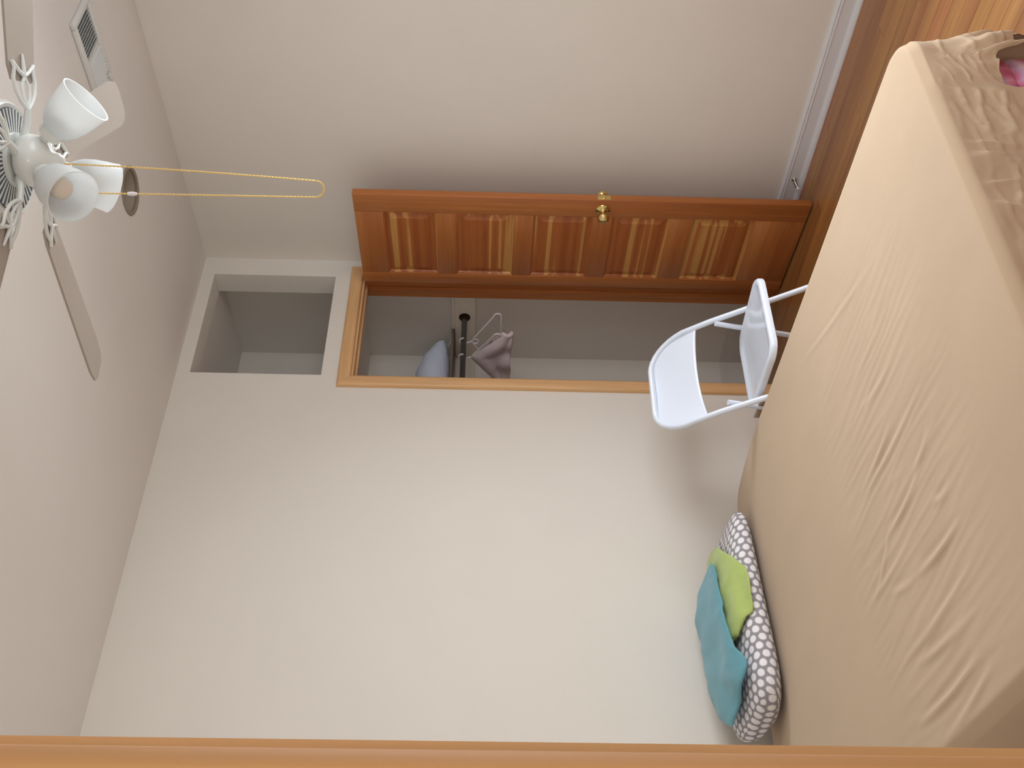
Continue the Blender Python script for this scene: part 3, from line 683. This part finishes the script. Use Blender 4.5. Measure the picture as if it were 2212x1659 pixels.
def ridges(x, y):
    h = 0.0
    for (ax, ay, bx_, by_), am in zip(WR, WA):
        dx, dy = bx_-ax, by_-ay; L2 = dx*dx+dy*dy
        t = ((x-ax)*dx+(y-ay)*dy)/L2
        if t < -0.15 or t > 1.15: continue
        # a slightly bowed crease
        off = ((x-ax)*dy-(y-ay)*dx)/math.sqrt(L2) + 0.006*math.sin(t*PI)
        if abs(off) > 0.05: continue
        en = max(0.0, math.sin(PI*min(1, max(0, (t+0.15)/1.3))))
        wd = 0.009
        h += am*0.0040*en*(math.exp(-(off/wd)**2) - 0.5*math.exp(-((off-0.018)/(wd*1.1))**2))
    # fine parallel tension folds through the middle of the bed
    ax_, ay_ = (x+2.35)/0.62, (y+1.6)/0.36
    mk = math.exp(-(ax_*ax_)**2-(ay_*ay_)**2)
    if mk > 0.02:
        q_ = noise.noise(Vector((x*30+y*2.0, y*3.2, 4)))
        h += mk*0.0014*(1-min(1, abs(q_)*3.0))
    return h
FRS = [[(-1.655,0.396),(-1.707,0.410)],[(-1.695,0.364),(-1.735,0.361)],[(-1.687,0.318),(-1.765,0.336),(-1.839,0.335)],[(-1.694,0.262),(-1.775,0.282),(-1.842,0.279)],[(-1.737,0.391),(-1.776,0.386),(-1.842,0.397)],[(-1.872,0.438),(-1.878,0.377),(-1.889,0.293)],[(-1.932,0.457),(-1.916,0.417),(-1.921,0.328)],[(-1.962,0.498),(-1.922,0.428),(-1.940,0.295)],[(-2.032,0.489),(-1.972,0.418)],[(-2.049,0.488),(-1.995,0.427)],[(-2.046,0.404),(-2.138,0.393)],[(-1.954,0.312),(-2.069,0.338)],[(-2.021,0.431),(-2.004,0.333)],[(-2.064,0.438),(-2.086,0.341)]]
def segd(px, pz, a, c):
    dx, dz = c[0]-a[0], c[1]-a[1]; t = max(0, min(1, ((px-a[0])*dx+(pz-a[1])*dz)/(dx*dx+dz*dz)))
    return math.hypot(px-a[0]-t*dx, pz-a[1]-t*dz)
def face_ridges(x, z):
    h = 0.0
    for pl in FRS:
        d_ = min(segd(x, z, pl[i], pl[i+1]) for i in range(len(pl)-1))
        if d_ < 0.03: h += 0.0060*math.exp(-(d_/0.0060)**2)
    return h
# top grid (rounded-rectangle map) and skirt rings share the border vertices
NU, NV = 231, 301
rcn = 0.11
def top_xy(i, j):
    s_ = -1+2*i/(NU-1); t_ = -1+2*j/(NV-1)
    x, y = s_*hxb, t_*hyb
    # pull corners in to a rounded outline
    ax, ay = abs(x)-(hxb-rcn), abs(y)-(hyb-rcn)
    if ax > 0 and ay > 0:
        m_ = max(ax, ay); d_ = math.hypot(ax, ay)
        k = m_/d_
        x = math.copysign(hxb-rcn+ax*k, x); y = math.copysign(hyb-rcn+ay*k, y)
    return x, y
ins_r = 0.020                                                     # edge roll radius
sv = []; sf = []
def edge_dist(x, y):
    ax, ay = abs(x), abs(y)
    if ax > hxb-rcn and ay > hyb-rcn: return rcn-math.hypot(ax-hxb+rcn, ay-hyb+rcn)
    return min(hxb-ax, hyb-ay)
for j in range(NV):
    for i in range(NU):
        x, y = top_xy(i, j)
        ed = max(0, edge_dist(x, y))
        z = BH
        if ed < ins_r: z = BH-ins_r+math.sqrt(max(0, ins_r**2-(ins_r-ed)**2))
        wx, wy = cxb+x, cyb+y
        z += (0.006*noise.noise(Vector((wx*2.1, wy*1.7, 3)))+0.0012*noise.noise(Vector((wx*9, wy*6, 8))))*min(1, ed/0.08)
        z -= 0.028*max(0, min(1, (wy+0.60)/0.47))**1.5
        z += ridges(wx, wy)*min(1, ed/0.05)
        sv.append((wx, wy, z))
for j in range(NV-1):
    for i in range(NU-1): sf.append((j*NU+i, j*NU+i+1, (j+1)*NU+i+1, (j+1)*NU+i))
border = [i for i in range(NU)]+[j*NU+NU-1 for j in range(1, NV)]+[(NV-1)*NU+i for i in range(NU-2, -1, -1)]+[j*NU for j in range(NV-2, 0, -1)]
NB = len(border); KR = 64
prev = border
def smooth01(a, c, x): t = max(0, min(1, (x-a)/(c-a))); return t*t*(3-2*t)
for r_ in range(1, KR+1):
    cur = []
    v_ = r_/KR
    for k, bi in enumerate(border):
        bx_, by_, bz_ = sv[bi]
        lx, ly = bx_-cxb, by_-cyb
        # outward normal of the rounded outline
        ax, ay = abs(lx)-(hxb-rcn), abs(ly)-(hyb-rcn)
        if ax > 0 and ay > 0: nx, ny = math.copysign(ax, lx), math.copysign(ay, ly)
        elif hxb-abs(lx) < hyb-abs(ly): nx, ny = math.copysign(1, lx), 0
        else: nx, ny = 0, math.copysign(1, ly)
        l_ = math.hypot(nx, ny); nx /= l_; ny /= l_
        # hem height: low everywhere, pulled up beside the near right corner
        near = smooth01(0.2, 0.8, -ny)
        hem = 0.03 + 0.012*math.sin(k*0.11)
        lift = near*smooth01(-1.70, -1.655, bx_)*(1-smooth01(-1.56, -1.50, bx_))
        hem = hem*(1-lift)+0.245*lift
        cor = near*smooth01(-1.56, -1.51, bx_)*(1-smooth01(-1.47, -1.43, bx_))
        hem = hem*(1-cor)+0.185*cor
        z = bz_+(hem-bz_)*v_
        drop = max(0, bz_-z)
        out = 0.004+0.006*math.sin(v_*PI)
        fx, fy = bx_+nx*out, by_+ny*out
        if ny < -0.5:
            wv = face_ridges(bx_, z)*smooth01(0.005, 0.05, drop) + 0.006*noise.noise(Vector((bx_*7, z*16, 1)))*smooth01(0, 0.06, drop)
            wv += 0.004*noise.noise(Vector((bx_*22, z*9, 5)))*smooth01(0, 0.06, drop)
            rn = abs(noise.noise(Vector((bx_*6+z*4, z*26-bx_*5, 9)))); rn2 = abs(noise.noise(Vector((bx_*24-z*6, z*7, 13))))
            wv += (0.0040*(1-min(1, rn*6))+0.0030*(1-min(1, rn2*6)))*smooth01(0.01, 0.05, drop)
            wv -= 0.0045*smooth01(0.005, 0.05, drop)
            gather = smooth01(-1.62, -1.56, bx_)*(1-smooth01(-1.47, -1.44, bx_))*smooth01(0.10, 0.2, drop)
            wv += gather*(0.012*math.sin(bx_*150+z*30)+0.02)
            fy -= wv*(-ny)
        if nx > 0.3:
            # loose side flares out near the foot corner
            fl_ = (1-smooth01(-2.20, -1.75, by_))*nx
            fx += fl_*0.085*smooth01(0.0, 0.42, drop)
            fx += 0.006*math.sin(by_*23+z*8)*smooth01(0, 0.1, drop)
        if nx < -0.3: fx -= 0.008*math.sin(by_*17+z*6)*smooth01(0, 0.1, drop)
        cur.append(len(sv)); sv.append((fx, fy, z))
    for k in range(NB):
        k2 = (k+1) % NB
        sf.append((prev[k], prev[k2], cur[k2], cur[k]))
    prev = cur
B = MB(); B.v = sv; B.f = sf
so = B.build('fitted_sheet', 'sheet', smooth=179)
tag(so, 'wrinkled plain tan fitted sheet covering the bed', 'bed sheet')

# ------------------------------------------------------------------ pillow and folded towels
PA, PB = Vector((-1.612, -0.365, 0)), Vector((-2.41, -0.480, 0))
pd = (PB-PA).normalized(); pn_ = Vector((-pd.y, pd.x, 0))
if pn_.y < 0: pn_ = -pn_
PL, PD, PT = (PB-PA).length, 0.385, 0.122
pc_ = (PA+PB)/2 + pn_*(PD/2-0.03)
def bed_z(y): return BH-0.028*max(0, min(1, (y+0.60)/0.47))**1.5
def spow(a, e): return math.copysign(abs(a)**e, a)
def pil_prof(s_):
    k = max(0.0, 1-abs(s_)**6)**(1/3.2)
    th = PT*(1-0.30*max(0, -s_)**1.5)
    return k, th
def pil_pt(u, v):
    s_ = -math.cos(u*PI); a = v*2*PI
    k, th = pil_prof(s_)
    cy = spow(math.cos(a), 0.75); cz = spow(math.sin(a), 0.80)
    kd = 0.80+0.20*k if k > 0 else 0.80
    py = PD/2*cy*(kd if k > 1e-6 else 0.80)*(k**0.5)
    zz = th/2*(1+cz*(k**0.8))
    px = s_*PL/2
    p = pc_ + pd*px + pn_*py
    nz = 0.005*noise.noise(Vector((px*8, py*8, zz*8)))+0.003*noise.noise(Vector((px*22, py*18, zz*14)))
    zz += nz*max(0, cz)*k
    lean = 0.03*max(0, py/(PD/2)+0.1)
    return (p.x, p.y, max(bed_z(p.y)+0.002, bed_z(-0.35)+0.002 + zz + lean))
def pil_top(x, y):
    d_ = Vector((x, y, 0))-pc_; px = d_.dot(pd); py = d_.dot(pn_)
    s_ = max(-1, min(1, px/(PL/2))); k, th = pil_prof(s_)
    q = min(1.0, abs(py)/(PD/2*(0.80+0.20*k)*max(0.05, k)**0.5))
    cz = max(0.0, 1-q**(2/0.75))**0.4
    return bed_z(-0.35)+0.002+th/2*(1+cz*k**0.8)+0.03*max(0, py/(PD/2)+0.1)
pb = MB(); nU, nV = 81, 64
half = nU*(nV+1)
pb.v = [pil_pt(i/(nU-1), j/nV) for j in range(nV+1) for i in range(nU)]
pb.f = [(j*nU+i, j*nU+i+1, (j+1)*nU+i+1, (j+1)*nU+i) for j in range(nV) for i in range(nU-1)]
me = bpy.data.meshes.new('pillow'); me.from_pydata(pb.v, [], pb.f); me.update()
uvl = me.uv_layers.new(name='UVMap')
vuv = {}
acc_v = [[0.0]*nU for _ in range(nV+1)]; acc_u = [[0.0]*nU for _ in range(nV+1)]
for i in range(nU):
    for j in range(1, nV+1): acc_v[j][i] = acc_v[j-1][i]+(Vector(pb.v[j*nU+i])-Vector(pb.v[(j-1)*nU+i])).length
for j in range(nV+1):
    for i in range(1, nU): acc_u[j][i] = acc_u[j][i-1]+(Vector(pb.v[j*nU+i])-Vector(pb.v[j*nU+i-1])).length
jm = nV//4
for j in range(nV+1):
    for i in range(nU):
        vuv[j*nU+i] = (acc_u[j][i]-acc_u[j][nU//2], acc_v[j][i]-acc_v[jm][i])
for pf in me.polygons:
    capf = abs(pf.normal.dot(pd)) > 0.72
    for li in pf.loop_indices:
        vi = me.loops[li].vertex_index
        if capf:
            q_ = Vector(pb.v[vi])-pc_
            uvl.data[li].uv = (q_.z*0.9, q_.dot(pn_))
        else: uvl.data[li].uv = vuv[vi]
bm = bmesh.new(); bm.from_mesh(me); bmesh.ops.remove_doubles(bm, verts=bm.verts[:], dist=1e-5); bmesh.ops.recalc_face_normals(bm, faces=bm.faces[:]); bm.to_mesh(me); bm.free()
me.polygons.foreach_set('use_smooth', [True]*len(me.polygons)); me.materials.append(M['hex'])
po = bpy.data.objects.new('pillow', me); COL.objects.link(po)
tag(po, 'grey and white hexagon print pillow at the head of the bed', 'pillow')

def interp(pts, u):
    n = len(pts)-1; k = min(n-1, int(u*n)); t = u*n-k
    P0, P1, P2, P3 = [Vector(pts[max(0, min(n, k+q))]) for q in (-1, 0, 1, 2)]
    return 0.5*((2*P1)+(P2-P0)*t+(2*P0-5*P1+4*P2-P3)*t*t+(3*P1-P0-3*P2+P3)*t**3)
def towel(name, back, front, thick, lift, mat, seed, label):
    """folded towel: outline curves in plan, draped over the pillow (and what lies on it)"""
    NU_, NV_ = 60, 40
    def g_(u, v):
        a = v*2*PI
        uu = 0.5-0.5*math.cos(u*PI)
        vv = 0.5-0.5*spow(math.cos(a), 0.8); sd = spow(math.sin(a), 0.6)
        b_ = interp(back, uu); f_ = interp(front, uu)
        p = b_*(1-vv)+f_*vv
        endk = max(0, 1-abs(2*uu-1)**8)**0.5
        z0 = pil_top(p.x, p.y)
        # average over neighbours so that the cloth bridges the print's dips
        z0 = max(z0*0.6+0.2*(pil_top(p.x+0.03, p.y)+pil_top(p.x-0.03, p.y)), z0)
        nz = 0.007*noise.noise(Vector((p.x*10+seed, p.y*9, 1)))+0.0045*noise.noise(Vector((p.x*26+seed, p.y*14, 2)))
        z = z0 + lift + thick/2 + sd*thick/2*endk + (nz+0.004)*endk + p.z*endk
        return (p.x, min(p.y, -0.012), z)
    tb = MB(); tb.v = [g_(i/(NU_-1), j/NV_) for j in range(NV_) for i in range(NU_)]
    tb.f = [(j*NU_+i, j*NU_+i+1, ((j+1) % NV_)*NU_+i+1, ((j+1) % NV_)*NU_+i) for j in range(NV_) for i in range(NU_-1)]
    o = tb.build(name, mat, smooth=179); tag(o, label, 'towel', 'towels on the pillow'); return o
# plan outlines: (x, y, extra height)
towel('folded_towel', [(-1.690, -0.15, 0.0), (-1.74, -0.10, 0.0), (-1.86, -0.08, 0.0), (-1.98, -0.09, 0.0), (-2.09, -0.11, 0.0), (-2.15, -0.15, 0.0)],
      [(-1.720, -0.24, 0.0), (-1.85, -0.40, 0.0), (-1.95, -0.462, 0.0), (-2.02, -0.478, 0.0), (-2.10, -0.468, 0.0), (-2.16, -0.41, 0.0)], 0.022, 0.003, 'green', 3.0,
      'lime green folded towel lying on the pillow under the teal one')
towel('folded_towel', [(-1.80, -0.26, -0.006), (-1.835, -0.13, 0.0), (-1.94, -0.06, 0.012), (-2.07, -0.06, 0.005), (-2.20, -0.08, 0.006), (-2.34, -0.16, -0.01)],
      [(-1.83, -0.30, -0.004), (-1.97, -0.365, 0.0), (-2.09, -0.395, 0.0), (-2.20, -0.43, -0.004), (-2.305, -0.460, -0.012), (-2.42, -0.27, -0.02)], 0.022, 0.031, 'teal', 11.0,
      'teal blue folded towel on top of the pile')
